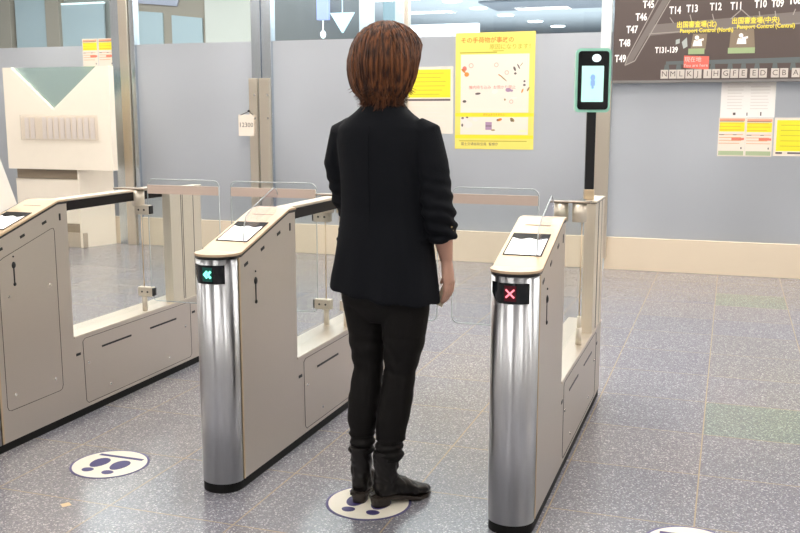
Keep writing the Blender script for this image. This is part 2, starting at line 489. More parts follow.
    for (x0,x1,y0,y1) in ((xa-.004,xb+.004,ya-.003,ya+.001),(xa-.004,xa,ya,yb),(xb,xb+.004,ya,yb)):
        b.prism([(x0,y0),(x1,y0),(x1,y1),(x0,y1)], 0, 0, zf=lambda p: ztop(p[1])+.0065)
        
    # wavy dark strip across the rear of the window
    n = 14
    lo, hi = [], []
    for i in range(n+1):
        x = xa + (xb-xa)*i/n
        lo.append((x, .308 + .006*math.cos(i/n*4*PI)), ); hi.append((x, .351))
    for i in range(n):
        strip(b, [lo[i], lo[i+1], hi[i+1], hi[i]], .0025)
    for f in b.bm.faces:
        for v in f.verts:
            if v.co.z < .5: v.co.z = ztop(v.co.y)+.0035
    b.build('reader_bezel', M_plinth, g)
    b = MB(); strip(b, [(xa,ya),(xb,ya),(xb,.321),(xa,.321)], .0012); b.build('reader_window', M_reader, g)
    b = MB(); b.face([SP(-.045,.424,.0012),SP(.045,.424,.0012),SP(.045,.428,.0012),SP(-.045,.428,.0012)]); b.build('card_slot', M_seam, g)
    # status display on the nose
    def nosept(a, r=XH+.0012): # angle measured from straight ahead (-Y), positive to +X
        return (r*math.sin(a), .070 - (.0712 + r - XH - .0012)*math.cos(a))
    b = MB()
    n = 14; a0, a1 = R(-58), R(46)
    for i in range(n):
        A0 = a0+(a1-a0)*i/n; A1 = a0+(a1-a0)*(i+1)/n
        def zlo(a): t = (a-a0)/R(22); return .768 + max(0, 1-t)*.03
        (x0,y0),(x1,y1) = nosept(A0), nosept(A1)
        b.face([(x0,y0,zlo(A0)),(x1,y1,zlo(A1)),(x1,y1,.834),(x0,y0,.834)])
    disp = b.build('status_display', M_gloss, g)
    M1, M2 = (M_green, M_greenglow) if kind == 'arrow' else (M_red, M_redglow)
    if kind:
        ac = R(-1)
        def np2(u, z, k=.0035):
            x, y = nosept(ac + u/XH, XH+k); return (x, y-.0012, z)
        b = MB()
        w = .019
        for i in range(6):
            u0 = -w+2*w*i/6; u1 = -w+2*w*(i+1)/6
            b.face([np2(u0,.777,.0012), np2(u1,.777,.0012), np2(u1,.826,.0012), np2(u0,.826,.0012)])
        b.build('display_glow', M2, disp)
        b = MB()
        def bar(u0, z0, u1, z1, t=.0042):
            d = Vector((u1-u0, z1-z0)).normalized(); nn = Vector((-d.y, d.x))*t
            for q in range(5):
                ta, tb = q/5, (q+1)/5; ua, za, ub, zb = u0+(u1-u0)*ta, z0+(z1-z0)*ta, u0+(u1-u0)*tb, z0+(z1-z0)*tb
                b.face([np2(ua+nn.x, za+nn.y), np2(ub+nn.x, zb+nn.y), np2(ub-nn.x, zb-nn.y), np2(ua-nn.x, za-nn.y)])
        zc = .8015
        if kind == 'arrow':
            for du in (-.006, .007):
                bar(du-.006, zc-.0028, du+.008, zc+.012, .0040); bar(du-.006, zc+.0028, du+.008, zc-.012, .0040)
            b.build('arrow_symbol', M1, disp)
        else:
            bar(-.013, zc-.013, .013, zc+.013, .0026); bar(-.013, zc+.013, .013, zc-.013, .0026)
            b.build('cross_symbol', M1, disp)
    # ledge box behind
    b = MB(); b.box(-XH, XH, D, LEN, .034, .366); b.build('ledge_box', M_side, g)
    b = MB(); b.box(-XH-.003, XH+.003, D+.001, LEN+.003, .366, .376, .002); b.build('ledge_top', M_ledge, g)
    for s in (-1, 1):
        X = s*XH; x = X + s*.0004
        b = MB()
        path = [(.63,.05),(.615,.065),(.61,.34),(.625,.352),(1.50,.352),(1.515,.34),(1.515,.065),(1.50,.05),(.63,.05)]
        b.tube([(x,p[0],p[1]) for p in path], .0013, 6)
        b.build('access_door', M_seam, g)
        b = MB()
        for y0, y1 in ((.745,.975), (1.135,1.375)): b.box(min(X-.002,X+s*.0015), max(X-.002,X+s*.0015), y0, y1, .283, .292)
        for y0, y1 in ((.56,.59), (1.53,1.56)): b.box(min(X-.002,X+s*.0015), max(X-.002,X+s*.0015), y0, y1, .284, .296)
        build_split(b, 'vent_slot', M_black, g)
        b = MB()
        for y, z in ((.644,.236), (.798,.094), (1.46,.229), (1.30,.098)): b.cyl((X-s*.002,y,z),(X+s*.002,y,z), .0065, n=14)
        build_split(b, 'door_lock', M_chrome, g)
    # end post
    b = MB(); b.box(.028, XH, 1.36, LEN-.02, .376, .962, .002)
    ep = b.build('end_post', M_post, g)
    b = MB()
    for y in (1.46, 1.475, 1.58): b.box(XH-.001, XH+.001, y-.002, y+.002, .38, .96)
    build_split(b, 'post_joint', M_seam, ep)
    b = MB(); b.box(.025, XH+.003, 1.357, LEN-.017, .962, .965); b.build('cap_seal', M_black, g)
    b = MB(); b.box(.025, XH+.003, 1.357, LEN-.017, .965, .972); b.build('post_cap', M_post, g)
    # hand rail
    if rail:
      b = MB(); b.box(-.029, .031, D, 1.36, .930, .972); b.build('rail_side', M_railside, g)
      b = MB(); b.box(-.030, .032, D, 1.36, .972, .984, .003); b.build('handrail', M_rail, g)
    # side glass
    b = MB(); b.box(-.005, .005, D, 1.60, .376, .929 if rail else .975); b.build('side_glass', M_sideglass, g)
    # hinge post and brackets at y=1.12
    yh = 1.14
    for s in hinges:
        b = MB(); b.cyl((s*.038,yh,.905),(s*.038,yh,.980), .030, n=28); b.build('hinge_post', M_post, g)
        b = MB(); b.cyl((s*.05,yh,.376),(s*.05,yh,.45), .013, n=20); b.cyl((s*.05,yh,.44),(s*.05,yh,.50), .009, n=12); b.build('hinge_foot', M_bracket, g)
        b = MB(); b.cyl((s*.05,yh,.50),(s*.05,yh,.905), .0025, n=10); b.build('hinge_rod', M_edge, g)
    b = MB(); b.box(-.085, .085, yh-.03, yh+.03, .984, .991, .002); b.build('hinge_cap', mat('cap_bronze', (.30,.24,.18), .4, .4), g)
    return g
def add_flap(g, side, x0, x1, z0=.432, z1=1.036, open_corner=True):
    """glass leaf from local x0 (hinge) to x1 (free edge) at y=1.12"""
    y = 1.14
    fl = empty('flap', (0, y, 0)); fl.parent = g
    a, c = min(x0, x1), max(x0, x1)
    r = .03
    pts = []
    def arc(cx, cz, a0):
        for i in range(7): pts.append((cx + r*math.cos(a0+PI/2*i/6), cz + r*math.sin(a0+PI/2*i/6)))
    arc(c-r, z1-r, 0); arc(a+r, z1-r, PI/2); arc(a+r, z0+r, PI); arc(c-r, z0+r, 1.5*PI)
    b = MB(); b.prism(pts, -.004, .004, axis='y'); b.build('flap_glass', M_flap, fl)
    b = MB(); b.tube([(p[0], 0, p[1]) for p in pts+[pts[0]]], .0026, 6); b.build('flap_edge', M_gedge, fl)
    b = MB(); b.box(a+.003, c-.003, -.0052, .0052, .966, 1.008); b.build('frosted_band', M_band, fl)
    # brackets
    hx = x0 + (.012 if side > 0 else -.012)
    for zz, nm in ((.885, 'upper'), (.475, 'lower')):
        b = MB(); b.box(min(.022*side, hx), max(.022*side, hx), -.016, .016, zz-.024, zz+.024, .004)
        br = b.build('hinge_bracket', M_bracket, fl)
        b = MB()
        for q in (.45, .75): b.cyl((hx*q,-.018,zz),(hx*q,-.015,zz), .005, n=10)
        build_split(b, 'screw_head', M_black, br)
    b = MB(); 
    for zz in (.885, .475): b.box(hx-.003*side, hx+.006*side, -.014, .014, zz-.02, zz+.02)
    build_split(b, 'bracket_buffer', M_black, fl)
    return fl
def add_shield(g, x, pts, th=.003):
    b = MB(); b.prism(pts, x-th/2, x+th/2, axis='x'); sh = b.build('document_shield', M_shield, g)
    return sh
Y0 = 2.860
g1 = make_gate(None, (-2.788, Y0, 0), 'stainless ticket gate at the left frame edge with a white board on it', True, True, (1,))
g2 = make_gate('arrow', (-1.698, Y0, 0), 'stainless ticket gate with a green arrow display, left of the woman', False)
g3 = make_gate('cross', (-.625, Y0, 0), 'stainless ticket gate with a red cross display, right of the woman', False, False)
add_flap(g1, 1, .093, .49)
add_flap(g2, -1, -.093, -.536)
add_flap(g2, 1, .12, .49)
add_flap(g3, -1, -.135, -.515)
def shield(g, x):
    # curved clear plastic guard standing on the reader: thin wire-like rim plus clear sheet
    pr = [(.18,.895),(.19,.955),(.205,.985),(.25,1.01),(.43,1.072),(.455,1.066),(.465,1.045),(.45,.975)]
    b = MB(); b.prism(pr, x-.0015, x+.0015, axis='x'); sh = b.build('document_shield', M_shield, g)
    b = MB(); b.tube([(x,p[0],p[1]) for p in pr[:7]], .0022, 8); b.build('shield_rim', M_gedge, sh)
shield(g2, .045); shield(g3, .045)

# face terminal on gate 3 ------------------------------------------------
ft = empty('face_terminal', (-.592, 4.30, .9735))
tag(ft, 'face recognition terminal with mint green frame on a black pole above the red cross gate', 'terminal')
MB().box(-.022,.022,-.02,.02,0,.045,.003).build('pole_foot', M_edge, ft)
b = MB(); b.box(-.02,.02,-.014,.014,.045,.41,.003); b.build('pole', M_black, ft)
Mmint = mat('mint_frame', (.38,.80,.64), .3)
Mh = Matrix.Rotation(R(-12), 4, 'Z')
def rrect(x0, x1, z0, z1, r, n=6):
    pts = []
    for cx, cz, a0 in ((x1-r,z1-r,0),(x0+r,z1-r,PI/2),(x0+r,z0+r,PI),(x1-r,z0+r,1.5*PI)):
        for i in range(n+1): pts.append((cx+r*math.cos(a0+PI/2*i/n), cz+r*math.sin(a0+PI/2*i/n)))
    return pts
def rb(name, x0,x1,z0,z1,r,y0,y1,m,par):
    b = MB(); b.prism(rrect(x0,x1,z0,z1,r), y0, y1, axis='y'); o = b.build(name, m, par); return o
hd = rb('housing', -.076,.076,.385,.660,.02,-.03,.02, Mmint, ft)
rb('rear_shell', -.072,.072,.39,.655,.02,.02,.045, mat('dark_teal', (.03,.08,.07), .4), ft)
scr = rb('screen_glass', -.066,.066,.397,.648,.014,-.033,-.030, M_gloss, ft)
rb('screen', -.050,.045,.43,.585,.003,-.0345,-.033, mat('lit_screen', (.5,.7,.66), .3, emis=(.45,.82,.74), estr=.6), scr)
b = MB()
b.ell((-.002,-.035,.535), (.011,.001,.014), 12); b.box(-.012,.008,-.0355,-.0345,.500,.523); b.box(-.007,.003,-.0355,-.0345,.487,.50)
b.build('screen_icon', mat('screen_icon_blue', (.2,.3,.5), .4, emis=(.25,.45,.75), estr=.6), scr)
b = MB(); b.ell((.012,-.034,.618), (.02,.002,.017), 18); b.build('camera_lamp', mat('camera_lamp', (.7,.8,.8), .2, emis=(.75,.9,.9), estr=.7), scr)
ft.rotation_euler = (0, 0, R(14))

# white board standing on gate 1
b = MB(); b.prism([(.407,.972),(.10,.881),(.06,1.32),(.262,1.32)], -.006, .006, axis='x')
o = b.build('notice_board', M_white2)
o.location = (-2.857, 2.862, .0035); tag(o, 'blank white slanted board standing on the leftmost gate', 'notice board')
o.rotation_euler = (R(0), 0, R(0))

# ------------------------------------------------------------------ floor stickers
M_stw = mat('sticker_white', (.82,.77,.66), .5); M_stb = mat('sticker_blue', (.045,.035,.15), .5)
def footpts(cx, cy, rx, ry, n=20, tilt=0): return [(cx+rx*math.cos(2*PI*i/n)*(1+.12*math.sin(2*PI*i/n)), cy+ry*math.sin(2*PI*i/n)) for i in range(n)]
def sticker(x, y, label):
    s = empty('floor_sticker', (x, y, 0)); tag(s, label, 'floor sticker', 'round footprint floor stickers')
    b = MB(); b.prism([(.151*math.cos(2*PI*i/64), .151*math.sin(2*PI*i/64)) for i in range(64)], 0.0002, .0012); b.build('border', M_stb, s)
    b = MB(); b.prism([(.142*math.cos(2*PI*i/64), .142*math.sin(2*PI*i/64)) for i in range(64)], .0011, .0016); b.build('disc', M_stw, s)
    for dx in (-.046, .046):
        b = MB(); b.prism(footpts(dx, -.002, .034, .050), .0015, .0021); b.prism(footpts(dx*.98, -.080, .024, .020), .0015, .0021)
        b.build('footprint', M_stb, s)
    b = MB(); b.box(-.100, .100, .066, .084, .0015, .0021); b.build('stop_line', M_stb, s)
sticker(-2.232, 2.98, 'round white footprint sticker on bare floor, in the left lane')
sticker(-1.143, 2.965, 'round white footprint sticker under the woman\'s boots')
sticker(-.055, 2.975, 'round white footprint sticker cut off by the lower right frame edge')
mk = MB(); mk.face([(-.022,0,.001),(0,-.022,.001),(.022,0,.001),(0,.022,.001)]); mk.face([(-.005,0,.0015),(0,-.005,.0015),(.005,0,.0015),(0,.005,.0015)])
o = mk.build('floor_marker', [mat('brass_marker', (.62,.47,.27), .4, .4)]); o.location = (-2.138, 2.597, .0004); o.rotation_euler = (0,0,R(10))
tag(o, 'small beige diamond marker set in the floor, lower left', 'floor marker')

# ------------------------------------------------------------------ check-in kiosk
kx = -6.15
k = empty('service_kiosk', (-6.15, 7.95, 0)); tag(k, 'cream service kiosk with a V-notched front panel by the glass wall', 'kiosk')
def kb(name, x0, x1, y0, y1, z0, z1, m, par=k, bev=.004): return MB().box(x0-kx, x1-kx, y0-7.95, y1-7.95, z0, z1, bev).build(name, m, par)
X0, X1 = -6.98, -5.72
fp = MB()
fp.prism([(X0-kx,.79),(X1-kx,.79),(X1-kx,1.80),(X1-kx-.14,1.80),(-6.395-kx,1.385),(X0-kx+.10,1.80),(X0-kx,1.80)], -.03, .05, axis='y')
fpo = fp.build('front_panel', M_white, k)
b = MB()
b.prism([(X0-kx+.10,1.798),(-6.395-kx,1.387),(X1-kx-.14,1.798)], .01, .018, axis='y')
b.build('notch_glass', glass('green_glass', (.72,.83,.80), .12, .1, .35, (.50,.60,.58)), k)
M_lft = mat('leaflet_paper', (.95,.89,.84), .6, var=.04, vscale=20)
lp = kb('leaflet_pocket', -6.78, -5.86, 7.893, 7.905, 1.085, 1.33, glass('pocket_acrylic', (.99,.98,.97), .0, .1, .06, (.95,.9,.85)), k, .002)
b = MB()
for i in range(12):
    x = -6.74 + i*.0715
    if i in (2,): continue
    o = MB().box(-.025, .025, -.0015, .0015, 0, .205 + random.random()*.012).build('pocket_leaflet', M_lft)
    o.location = (x+.025, 7.912, 1.095)
    tag(o, 'pale leaflet standing in the clear pocket on the cream kiosk', 'leaflet', 'leaflets in the kiosk pocket')
kb('recess', -6.92, -6.17, 7.97, 8.1, .692, .788, M_brown, k, .001)
kb('lower_panel', -6.95, -6.165, 7.98, 8.1, .24, .69, M_white, k)
kb('lower_stripe', -6.92, -6.165, 7.975, 7.985, .15, .24, M_brown, k, .001)
kb('kick_panel', -6.95, -6.13, 7.96, 8.1, 0, .15, M_taupe, k)
b = MB(); b.prism([(-6.168-kx,0),(-6.15-kx,0),(-6.03-kx,.40),(-6.168-kx,.40)], 0, .788)
b.build('side_panel', M_white, k)
kb('back_column', -6.90, -6.20, 8.1, 8.3, .0, 1.37, M_white, k)

# ------------------------------------------------------------------ posters & notices (thin sheets taped on the glass wall)
YP = YW-.0095
M_paper = mat('paper_cream', (.84,.75,.64), .6); M_yel = mat('print_yellow', (.88,.76,.03), .6); M_yel2 = mat('print_pale_yellow', (.88,.74,.16), .6)
M_or = mat('print_orange', (.75,.28,.05), .6); M_grn = mat('print_green', (.42,.50,.30), .6); M_redp = mat('print_red', (.80,.22,.16), .6)
M_pink = mat('print_pink', (.93,.76,.70), .6); M_lav = mat('print_lavender', (.42,.27,.40), .6); M_dk = mat('print_dark', (.14,.11,.10), .6); M_lg = mat('print_light_grey', (.70,.66,.62), .6)
M_olive = mat('print_olive', (.48,.42,.04), .6)
def sheet(name, x0, x1, z0, z1, label, cat, m=M_paper, y=YP, group=None):
    o = empty(name, ((x0+x1)/2, y, z0)); tag(o, label, cat, group)
    w = (x1-x0)/2
    MB().box(-w, w, -.0015, .0015, 0, z1-z0).build('sheet', m, o)
    return o, w, z1-z0
def blocks(par, name, rects, m, y=-.0022):
    b = MB()
    for x0, x1, z0, z1 in rects: b.face([(x0,y,z0),(x1,y,z0),(x1,y,z1),(x0,y,z1)])
    return b.build(name, m, par)
def lines(x0, x1, z0, z1, n, t=.35, ragged=.2):
    out = []; h = (z1-z0)/n
    for i in range(n):
        z = z1 - h*(i+.5); out.append((x0, x1-(x1-x0)*random.random()*ragged, z-h*t/2, z+h*t/2))
    return out
# big yellow poster
o, w, h = sheet('baggage_poster', -2.375, -1.655, 1.03, 2.055, 'large yellow poster about dangerous baggage items, right of the woman\'s head', 'poster', M_yel2)
blocks(o, 'white_fields', [(-w+.05,w-.05,.325,.835),(-w+.05,w-.05,.13,.285)], M_paper)
blocks(o, 'yellow_strips', [(-w,w,.095,.125),(-w,w,.29,.32)], M_yel, -.0023)
lettering('title', [('その手荷物が事故の', -.07, -.003, .955, .054)], M_or, o, bold=.0006)
lettering('title_line', [('原因になります！', .15, -.003, .895, .050)], M_olive, o)
blocks(o, 'fine_print', lines(-w+.04, w-.06, .055, .09, 1, .2, 0) + [(-w+.04,.02,.846,.856),(-.02,.08,.860,.866)], M_olive, -.0024)
lettering('footer', [('国土交通省航空局  警察庁', -.13, -.003, .043, .030)], M_dk, o)
lettering('middle_line', [('持ち込みできません', -.0, -.003, .305, .022)], M_or, o)
# item pictures
b = MB()
def disc(cx, cz, rx, rz, mi, ang=0, n=12, y=-.0030):
    b.mi = mi
    b.face([(cx + rx*math.cos(t)*math.cos(ang)-rz*math.sin(t)*math.sin(ang), y, cz + rx*math.cos(t)*math.sin(ang)+rz*math.sin(t)*math.cos(ang)) for t in [2*PI*i/n for i in range(n)]])
def ring(cx, cz, r, mi, y=-.0030, n=14, t=.3):
    b.mi = mi
    for i in range(n):
        a, c = 2*PI*i/n, 2*PI*(i+1)/n
        b.face([(cx+q*math.cos(s), y, cz+q*math.sin(s)) for q, s in ((r,a),(r,c),(r*(1-t),c),(r*(1-t),a))])
def px(u, v): return (-.36 + (u-45)/720*.72, 1.027 - (v-40)/800*1.027)   # poster crop layout
for u, v, r in ((190,265,22),(420,262,20),(515,315,19),(560,512,18)): ring(*px(u,v), r/1000, 5)
for u, v, a, c, m, g_ in ((130,285,20,22,0,.3),(150,325,22,20,1,.2),(120,300,10,26,1,.8),(480,350,50,5,2,-.7),(455,335,22,4,1,-.6),(585,290,10,22,3,.4),(592,322,12,10,3,0),(620,275,6,26,3,.5),(645,262,22,3,2,.9),(675,375,10,9,3,0),(675,400,12,10,3,0),(132,510,18,12,3,0)): 
    x, z = px(u, v); disc(x, z, a/1000, c/1000, m, g_)
def px2(u, v): return (-.36 + (u-33)/625*.72, 1.027 - (.464 + (v-0)/490*.563))
for u, v, a, c, m, g_ in ((215,62,26,10,3,.1),(455,35,26,18,4,0),(480,40,16,10,4,0),(350,45,30,22,6,.3),(565,42,7,20,1,-.4),(610,30,8,22,2,-.5),(500,95,30,8,6,0),(430,108,8,10,2,0),(110,265,30,26,6,.2),(92,305,9,14,3,0),(95,250,12,10,3,0),(130,245,12,8,3,0),(195,262,26,14,6,-.3),(390,262,24,12,1,.3),(375,265,10,10,3,0),(490,262,24,14,2,-.7),(485,268,12,10,3,-.7),(340,342,20,7,2,0),(570,348,40,10,7,0),(140,300,40,30,6,0)):
    x, z = px2(u, v); disc(x, z, a/1000, c/1000, m, g_)
x, z = px2(305, 310); b.mi = 4; b.face([(x-.03,-.0031,z-.035),(x+.028,-.0031,z-.035),(x+.028,-.0031,z+.035),(x-.03,-.0031,z+.035)])
b.mi = 3; b.face([(x-.03,-.0033,z-.004),(x+.028,-.0033,z-.004),(x+.028,-.0033,z+.003),(x-.03,-.0033,z+.003)])
build_split(b, 'item_picture', [M_redp, M_or, mat('print_brown', (.36,.25,.10), .6), M_dk, M_lav, mat('print_ring', (.72,.42,.32), .6), M_pink, mat('print_pale_green', (.78,.80,.50), .6)], o, True)
lettering('warning_line', [('機内持ち込み  お預かり禁止', -.02, -.003, .545, .034)], M_redp, o)
# notice behind the head
o, w, h = sheet('wall_notice', -2.86, -2.395, 1.165, 1.765, 'cream notice with a yellow block on top, beside the woman\'s hair', 'notice')
blocks(o, 'yellow_block', [(-w+.03,w-.025,.325,.575)], M_yel)
blocks(o, 'dark_line', [(-w+.03,w-.025,.295,.312)], M_dk)
blocks(o, 'fine_print', lines(-w+.05, w-.06, .335, .56, 6, .12), M_olive, -.0026)
blocks(o, 'small_print', lines(-w+.04, w-.05, .05, .27, 7, .18), mat('print_faint', (.85,.76,.68), .6), -.0026)
# right group
o, w, h = sheet('wall_notice', -.10, .32, 1.315, 1.60, 'white notice with two columns of faint text under the map board', 'notice', mat('paper_white', (.93,.89,.84), .6))
fa = bpy.data.materials['print_faint']
blocks(o, 'text_columns', lines(-w+.05, -.03, .06, .26, 8, .25) + lines(.02, w-.04, .06, .26, 8, .25), mat('print_faint_grey', (.78,.73,.68), .6), -.0026)
blocks(o, 'small_icons', [(-.11,-.09,.02,.04),(-.005,.003,.015,.04),(.10,.11,.015,.045)], M_dk, -.0026)
def warn(x0, x1, z0, z1, label, y=YP):
    o, w, h = sheet('safety_leaflet', x0, x1, z0, z1, label, 'leaflet', M_paper, y, 'red and yellow safety leaflets')
    w2 = w-.008
    blocks(o, 'red_header', [(-w2,w2,h*.90,h*.975)], mat('header_red', (.85,.38,.24), .6) if 'header_red' not in bpy.data.materials else bpy.data.materials['header_red'])
    blocks(o, 'yellow_block', [(-w2,w2,h*.64,h*.88)], M_yel)
    blocks(o, 'text_lines', lines(-w2, w2, h*.64, h*.9, 3, .1) + lines(-w2, w2, h*.3, h*.6, 4, .16), M_dk if False else M_or, -.0026)
    blocks(o, 'red_bar', [(0,w2,h*.42,h*.48)], M_redp, -.0028)
    blocks(o, 'dark_details', [(-w2,-w2*.6,h*.55,h*.565),(w2*.1,w2*.4,h*.55,h*.565),(w2*.75,w2*.85,h*.19,h*.24),(-w2,w2*.9,h*.90,h*.915)], M_dk, -.0029)
    blocks(o, 'green_footer', [(-w2,w2,h*.03,h*.14)], M_grn)
warn(-.107, .105, .997, 1.315, 'leaflet with red header, left of the two under the white notice')
warn(.107, .315, .997, 1.31, 'leaflet with red header touching the yellow notice at the right frame edge')
o, w, h = sheet('wall_notice', .325, .76, 1.005, 1.315, 'yellow notice with cream border at the right frame edge', 'notice')
blocks(o, 'yellow_block', [(-w+.02,w-.02,.04,.29)], M_yel)
blocks(o, 'dark_line', [(-w+.02,-w+.07,.018,.032),(-w+.11,w-.1,.018,.032)], M_dk)
blocks(o, 'fine_print', lines(-w+.05, w-.06, .06, .27, 5, .1), M_olive, -.0026)
# left group
warn(-6.36, -6.175, 1.78, 2.10, 'leaflet above the kiosk, farther from the metal upright')
warn(-6.165, -5.985, 1.78, 2.10, 'leaflet above the kiosk, right against the metal upright')
o, w, h = sheet('wall_notice', -6.10, -5.95, 1.49, 1.785, 'tall yellow notice partly hidden behind the kiosk', 'notice')
blocks(o, 'yellow_block', [(-w+.01,w-.01,.03,.285)], M_yel)
blocks(o, 'dark_line', [(-w+.01,w-.01,.008,.022)], M_dk)
o, w, h = sheet('wall_notice', -6.10, -5.945, 1.17, 1.485, 'pale pink notice below the yellow one, partly behind the kiosk', 'notice', M_pink)
blocks(o, 'small_print', lines(-w+.04, w-.02, .05, .27, 7, .18), bpy.data.materials['print_faint'], -.0026)
# hanging card on mullion
o = empty('hanging_card', (-4.45, YW-.092, 1.13)); tag(o, 'small white card hanging from the metal door stile by a hook', 'card')
MB().box(-.085, .085, -.003, .003, 0, .205, .002).build('sheet', M_paper, o)
lettering('lettering', [('12300', 0, -.0045, .105, .062)], M_tape, o)
MB().tube([(-.06,0,.2),(.03,-.002,.235),(.08,0,.2)], .004, 8).build('hook', M_dk, o)
MB().ell((.03,-.004,.24), (.012,.01,.012), 10).build('hook_pin', M_black, o)

# ------------------------------------------------------------------ terminal map board
mb = empty('map_sign', (.16, YW-.05, 1.60)); tag(mb, 'dark brown terminal map board with gate numbers, upper right', 'map board')
M_board = mat('board_brown', (.105,.078,.070), .35, var=.03)
MB().box(-1.14, 1.6, -.03, .03, 0, 1.3, .004).build('panel', M_board, mb)
MB().box(-1.14, 1.6, -.034, -.0305, 0, .022, .001).build('bottom_rim', mat('rim_grey', (.20,.19,.18), .4), mb)
import math as _m
# pixel layout of the board converted with the board plane: x per px .0079, z per px ~ .0088
def bp(px_, py_):
    X = -.985 + (px_-612.5)*(1.48/187.5); Z = 1.606 + (81.5-py_)*.00905
    return X-.16, Z-1.60
M_wt = mat('map_white', (.92,.86,.82), .5, emis=(1,.95,.9), estr=.15)
M_road = mat('map_grey', (.20,.17,.155), .5); M_my = mat('map_yellow', (.92,.76,.10), .5); M_mg = mat('map_green', (.36,.46,.24), .5)
M_mt = mat('map_taupe', (.26,.20,.14), .5); M_teal = mat('map_teal', (.13,.15,.15), .5)
labels = [('T44',653,4),('T45',648,12),('T46',641,23),('T47',632,34),('T48',625,46),('T49',621,60),('T40',680,4),('T14',675,18),('T13',692,17),('T12',715,16),('T11',735,16),('T10',758,15),('T09',774,15),('T08',790,13),('T131-139',668,53)]
for t, x, y in labels: lettering('gate_number', [(t, bp(x,y)[0], -.0325, bp(x,y)[1], .082 if t[:4] != 'T131' else .066)], M_wt, mb, bold=.0022, sx=.70)
def poly(name, polys, m, y=-.0310):
    b = MB()
    for P_ in polys: b.face([(bp(*p)[0], y, bp(*p)[1]) for p in P_])
    return build_split(b, name, m, mb)
poly('concourse', [[(650,30),(690,28),(800,22),(800,33),(690,37),(646,40)]], M_road, -.0309)
poly('concourse', [[(667,0),(674,0),(634,62),(625,66),(630,58)]], M_road)
def seg(x0,y0,x1,y1,t=.5):
    d = _m.hypot(x1-x0,y1-y0); nx, ny = -(y1-y0)/d*t, (x1-x0)/d*t
    return [(x0+nx,y0+ny),(x1+nx,y1+ny),(x1-nx,y1-ny),(x0-nx,y0-ny)]
poly('concourse_outline', [seg(662,0,628,60),seg(675,0,636,62),seg(628,60,626,66),seg(636,62,626,66),seg(650,38,800,32,.4),seg(674,29,670,24,.4),seg(692,28,690,22),seg(714,28,712,22),seg(730,27,740,19),seg(740,19,750,27),seg(758,26,757,21),seg(773,26,772,21),seg(789,25,791,20),seg(718,8,726,2,.4),seg(716,2,724,8,.4)], mat('map_line', (.36,.32,.29), .5), -.0314)
poly('hall_area', [[(694,39),(708,39),(707,53),(692,53)],[(731,36),(753,36),(755,53),(730,53)]], M_mt, -.0316)
poly('green_area', [[(690,52),(706,52),(706,57),(690,57)],[(729,52),(755,52),(755,57),(729,57)]], M_mg, -.0320)
poly('counter_zone', [[(668,63),(800,61),(800,65.9),(668,65.9)]]+[[(x-2,66),(x+2,66),(x+3,72),(x-3,72)] for x in (669,681,696,715,732,745,758,775,792)], M_teal, -.0318)
poly('pale_mark', [[(683,46),(688,42),(689,50),(685,52)],[(677,44),(681,43),(681,47),(677,48)]], mat('map_pale', (.45,.48,.46), .5), -.0320)
b = MB()
for P_ in ([(686,58),(711,59),(711,71),(686,69)],):
    b.face([(bp(*p)[0], -.0322, bp(*p)[1]) for p in P_])
b.build('here_tag', mat('map_red', (.78,.16,.12), .5), mb)
lettering('here_lettering', [('現在地', bp(695,62)[0], -.033, bp(0,62)[1], .045), ('You are here', bp(698,67)[0], -.033, bp(0,67)[1], .036)], mat('map_tag_text', (.95,.62,.55), .5), mb)
lettering('yellow_lettering', [('出国審査場(北)', bp(697,31)[0], -.033, bp(0,31)[1], .055), ('Passport Control (North)', bp(707,36)[0], -.033, bp(0,36.2)[1], .046),
   ('出国審査場(中央)', bp(754,29)[0], -.033, bp(0,29)[1], .055), ('Passport Control (Central)', bp(764,34)[0], -.033, bp(0,34)[1], .046)], M_my, mb, bold=.0012, sx=.86)
# white officer pictograms
for cx, cy in ((699,45.5),(742,44.5)):
    b = MB(); x, z = bp(cx, cy)
    b.ell((x-.008,-.0325,z+.028), (.017,.001,.017), 12)
    b.face([(x-.04,-.0325,z-.04),(x+.035,-.0325,z-.04),(x+.03,-.0325,z+.0),(x-.03,-.0325,z+.008)])
    b.face([(x+.0,-.0328,z-.005),(x+.045,-.0328,z+.005),(x+.045,-.0328,z+.022),(x+.0,-.0328,z+.012)])
    b.build('officer_pictogram', M_wt, mb)
cl = [('N',667),('M',675.5),('L',683.5),('K',692),('J',700.5),('I',710),('H',718.5),('G',728),('F',736.5),('E',745),('E',755.5),('D',764),('C',775.5),('B',784),('A',795)]
b = MB()
for t, x in cl:
    X, Z = bp(x, 74.5); b.box(X-.030, X+.030, -.0335, -.0305, Z-.036, Z+.036, .001)
build_split(b, 'counter_tile', mat('tile_cream', (.62,.56,.50), .5), mb)
lettering('counter_letters', [(t, bp(x,74.5)[0], -.0345, bp(x,74.5)[1], .062) for t, x in cl], M_dk, mb)

# ------------------------------------------------------------------ shop front and hall details beyond the glass
for x0, x1, z1 in ((-11.10,-10.46,3.7), (-10.20,-9.40,3.05)):
    b = MB(); b.box(x0+9.5, x1+9.5, -.03, .0, 1.2, z1); b.build('pane', M_pane, sf)
sfb('shelf_light', -10.19, -9.38, 12.95, 13.0, 3.035, 3.065, mat('shelf_light', (.8,.85,.85), .3, emis=(.85,.95,1), estr=.8))
sfb('pillar', -10.46, -10.20, 12.9, 13.05, 0, 4.2, M_bcol)
sfb('pillar', -11.5, -11.15, 12.9, 13.05, 0, 4.2, M_bcol)
sfb('beige_fascia', -9.0, -7.58, 13.0, 13.05, 1.0, 4.2, M_bcol)
b = MB(); b.prism([(-8.79+9.5,1.2),(-8.34+9.5,1.2),(-8.34+9.5,2.86),(-8.79+9.5,2.90)], -.03, -.005, axis='y'); b.build('pane', M_pane, sf)
